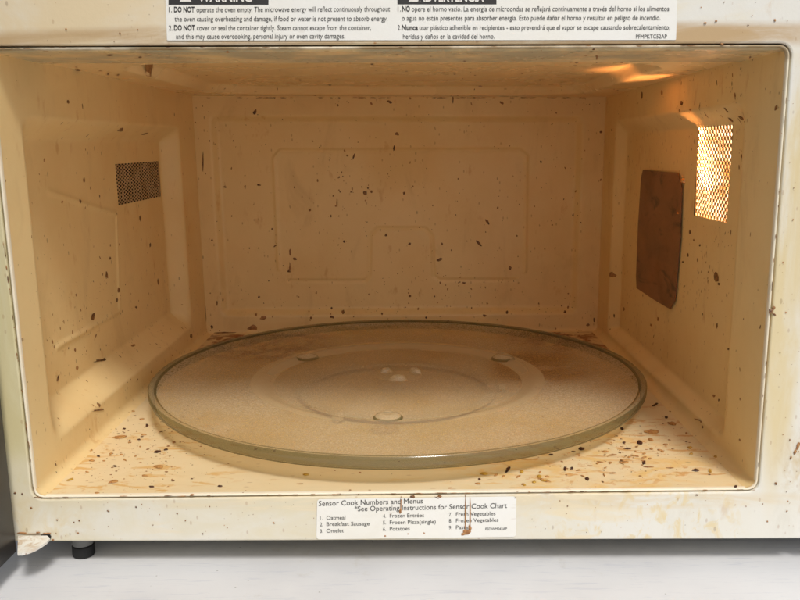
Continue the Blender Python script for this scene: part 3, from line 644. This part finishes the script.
# ------------------------------------------------------------------ crumbs lying on the oven floor
CM = {'orange': simple('orange_flake', (.54, .29, .09), .5, dark=(.33, .14, .04), vs=500), 'dark': simple('charred_crumb', (.09, .030, .014), .5, dark=(.03, .012, .008), vs=500),
      'yellow': simple('yellow_crumb', (.60, .36, .05), .4, dark=(.40, .20, .03), vs=500)}
def crumb(px, py, w, h, kind, label, ang=0, thick=.0005, ring=False):
    n = 11; ca, sa = math.cos(ang), math.sin(ang); base = []
    for k in range(n):
        a = 2*math.pi*k/n; r = 1+random.uniform(-.28, .28); x, y = w*.44*r*math.cos(a), h*.42*r*math.sin(a)
        y *= .85; q = Fl.uv(px+x*ca-y*sa, py+x*sa+y*ca); base.append(Fl.P(q[0], q[1])+np.array([0, 0, .0003]))
    base = np.array(base); c = base.mean(0); zz = np.array([0, 0, 1.])
    t1 = c+(base-c)*.86+zz*thick*.7; t2 = c+(base-c)*.45+zz*(thick*np.array([random.uniform(.8, 1.2) for _ in range(n)])[:, None])
    s = MB(); s.add([p-c for p in list(base)+list(t1)+list(t2)]+[zz*thick*(.2 if ring else 1)],
        [list(range(n))[::-1]]+[[i, (i+1) % n, (i+1) % n+n, i+n] for i in range(n)]+[[i+n, (i+1) % n+n, (i+1) % n+2*n, i+2*n] for i in range(n)]+[[i+2*n, (i+1) % n+2*n, 3*n] for i in range(n)])
    o = s.build('food_crumb', CM[kind], None, False); o.location = c
    o['label'] = label; o['category'] = 'crumb'; o['group'] = 'food crumbs on the oven floor'
LD = 'small dark brown speck of burnt food on the left front part of the oven floor'
LO = 'small orange brown food flake on the left front part of the oven floor'
RD = 'small dark burnt crumb on the right front part of the oven floor'
RO = 'small orange brown food flake on the right front part of the oven floor'
YE = 'small yellow crumb in the cluster before the front right turntable rim'
for a in [(120,437.5,15,4,'orange','long orange flake left of the turntable',-.1),
          (147,425.6,3.4,3.4,'dark','round dark crumb right beside the left edge of the turntable'),
          (157.5,452,8,3,'dark','flat dark flake before the left turntable rim, larger of a pair',-.1),(166,450,5,2,'dark','thin dark sliver before the left turntable rim, smaller of a pair',-.1),
          (158.5,467,11.5,4.6,'orange','oval reddish brown flake nearest in front of the left side of the turntable'),(113.5,482,11,4.4,'orange','reddish brown flake near the front edge of the floor, left of the oval one',-.2),
          (70,480,8,2.8,'yellow','pale yellow brown sliver near the front left corner of the oven floor',-.3),(52,484,7,3,'orange','orange brown crumb lying in the front left corner of the oven floor',-.2),
          (124,429,4,2,'dark',LD),(115,466.5,4.6,2,'dark',LD),(127.5,413,6,2,'orange',LO),(133,411.5,4,1.8,'orange',LO),(143.5,435,6,2,'orange',LO),(145,476,8,1.8,'orange',LO),(151.5,487,6,2,'dark',LD),
          (92,461,8,2,'orange',LO),(98.5,456.5,4,2,'dark',LD),(97,493.5,6,1.6,'orange',LO),(220,486.6,5,2,'dark','lone dark sliver near the front edge, below the left part of the turntable'),
          (306,475,7,3.2,'yellow','lone yellow crumb before the turntable, left of centre'),(166,450.2,1.5,1,'dark',LD),(133,398.5,4,1.8,'dark',LD),(139,440,3,2,'dark',LD),(77,460,3,2.4,'dark',LD),
          (508,469.5,9,4.6,'dark','large dark brown bean shaped crumb in front of the turntable rim, right of centre',-.9),(484,474,8.5,3.8,'yellow','yellow crumb left of the dark bean shaped crumb'),
          (521.5,472,4,5,'yellow','upright yellow crumb just right of the dark bean shaped crumb'),(539.5,477,6,5,'yellow',YE),(545.5,481,9.5,2.4,'yellow',YE),(534,482.5,4.6,3,'yellow',YE),(524.6,485.7,3.4,2,'yellow',YE),
          (565,469,4,5.5,'dark','dark upright crumb, left one of a close pair in front of the turntable',.4),(572,468.5,3.4,3,'dark','small red brown crumb, right one of a dark pair before the turntable'),
          (587,479,4.6,5.5,'dark','dark red crumb alone near the front edge, right of the close pair',.5),(581.5,449,7.5,4,'dark','dark block shaped crumb almost under the front right rim of the turntable'),(551,455,5.5,2,'dark',RD),(479.5,479.6,3,2.2,'dark',RD),
          (655,405,8,2.8,'dark','thin brown crumb farthest back right of the turntable',-.5),(666,417.6,4,3,'dark','dark dot shaped crumb just behind the broad orange flakes at right'),
          (672,424,10,4.6,'orange','orange flake close to the right wall, right of the broadest flake',.2),(652,432,20,6,'orange','broadest orange flake, right of the turntable',0),(651,440,6.5,3.6,'orange','orange crumb directly in front of the broadest orange flake',.4),
          (639.6,443,6.4,5,'dark','black square crumb right of the turntable in front of the orange flakes',.4),(624,443,3.4,2.6,'dark',RD),(628,449,7,1.8,'dark',RD),(644,463,4,5,'dark','upright brown crumb midway on the right front floor',-.3),
          (690,448,5,3.4,'yellow','rear half of the broken yellow crumb near the right wall',.2),(691,454,5,3.2,'yellow','front half of the broken yellow crumb near the right wall',-.2),(716,456.6,4.6,5.4,'yellow','yellow seed touching the foot of the right wall'),
          (710,471,4,5.4,'yellow','yellow seed on open floor, in front of the one at the right wall'),(696,470.6,8,3.4,'dark','black diamond shaped crumb left of the yellow seeds'),(736,487,4,3,'dark','black crumb in the front right corner of the oven floor'),
          (622,429,4,3.6,'dark','dark crumb tucked beside the right rim of the turntable'),(625,462.6,8,2.4,'orange',RO),(665.6,445,6,2,'orange',RO),(686.4,433.6,3,2,'orange',RO),(605,452,7,2.4,'orange',RO),(478,484,6,2,'orange',RO)]:
    crumb(*a[:6], ang=(a[6] if len(a) > 6 else 0))
for k in range(34):                               # the trail of small flakes in front of the plate on the right
    f = random.random(); px, py = 492+205*f+random.gauss(0, 9), 481-34*f+random.gauss(0, 5.5)
    if 470 < py < 488 or px > 590: crumb(px, py, random.uniform(2.2, 6.5), random.uniform(1.3, 2.8), 'orange', RO, random.gauss(0, .3))
for k in range(15):
    px, py = random.gauss(112, 22), random.gauss(450, 18)
    if 405 < py < 490 and px > 60+(490-py)*.75 and px < 150: crumb(px, py, random.uniform(2.2, 6), random.uniform(1.2, 2.4), 'orange', LO, random.gauss(-.15, .2))

# ------------------------------------------------------------------ white surface the oven stands on
m, t, b = newmat('white_painted_top'); c = objco(t)
o_ = mix(t, ramp(t, noise(t, c, 12, 5), .35, .7), (.71, .715, .725), (.65, .655, .67))
o_ = mix(t, mul(t, ramp(t, noise(t, objco(t, (6, 60, 1)), 6, 6, .7, .4), .54, .68), .5), o_, (.52, .54, .60))
o_ = mix(t, mul(t, ramp(t, noise(t, c, 30, 7, .7), .60, .70), .4), o_, (.55, .53, .49))
o_ = mix(t, mul(t, voro(t, c, 130, .05, .1), .6), o_, (.25, .24, .22))
t.links.new(o_, b.inputs['Base Color']); b.inputs['Roughness'].default_value = .35; bump(t, b, noise(t, c, 90, 4), .1, .001)
s = MB(); s.box((-1.0, -.75, ZS-.03), (1.1, .75, ZS-.0002)); top = s.build('tabletop', m, None, bevel=.006)
top['kind'] = 'structure'
# ground below
m2 = simple('grey_ground', (.30, .29, .27), .9, var=.3, vs=3)
s = MB(); s.add([(-15, -15, -.95), (15, -15, -.95), (15, 15, -.95), (-15, 15, -.95)], [(0, 1, 2, 3)]); g = s.build('ground', m2); g['kind'] = 'structure'
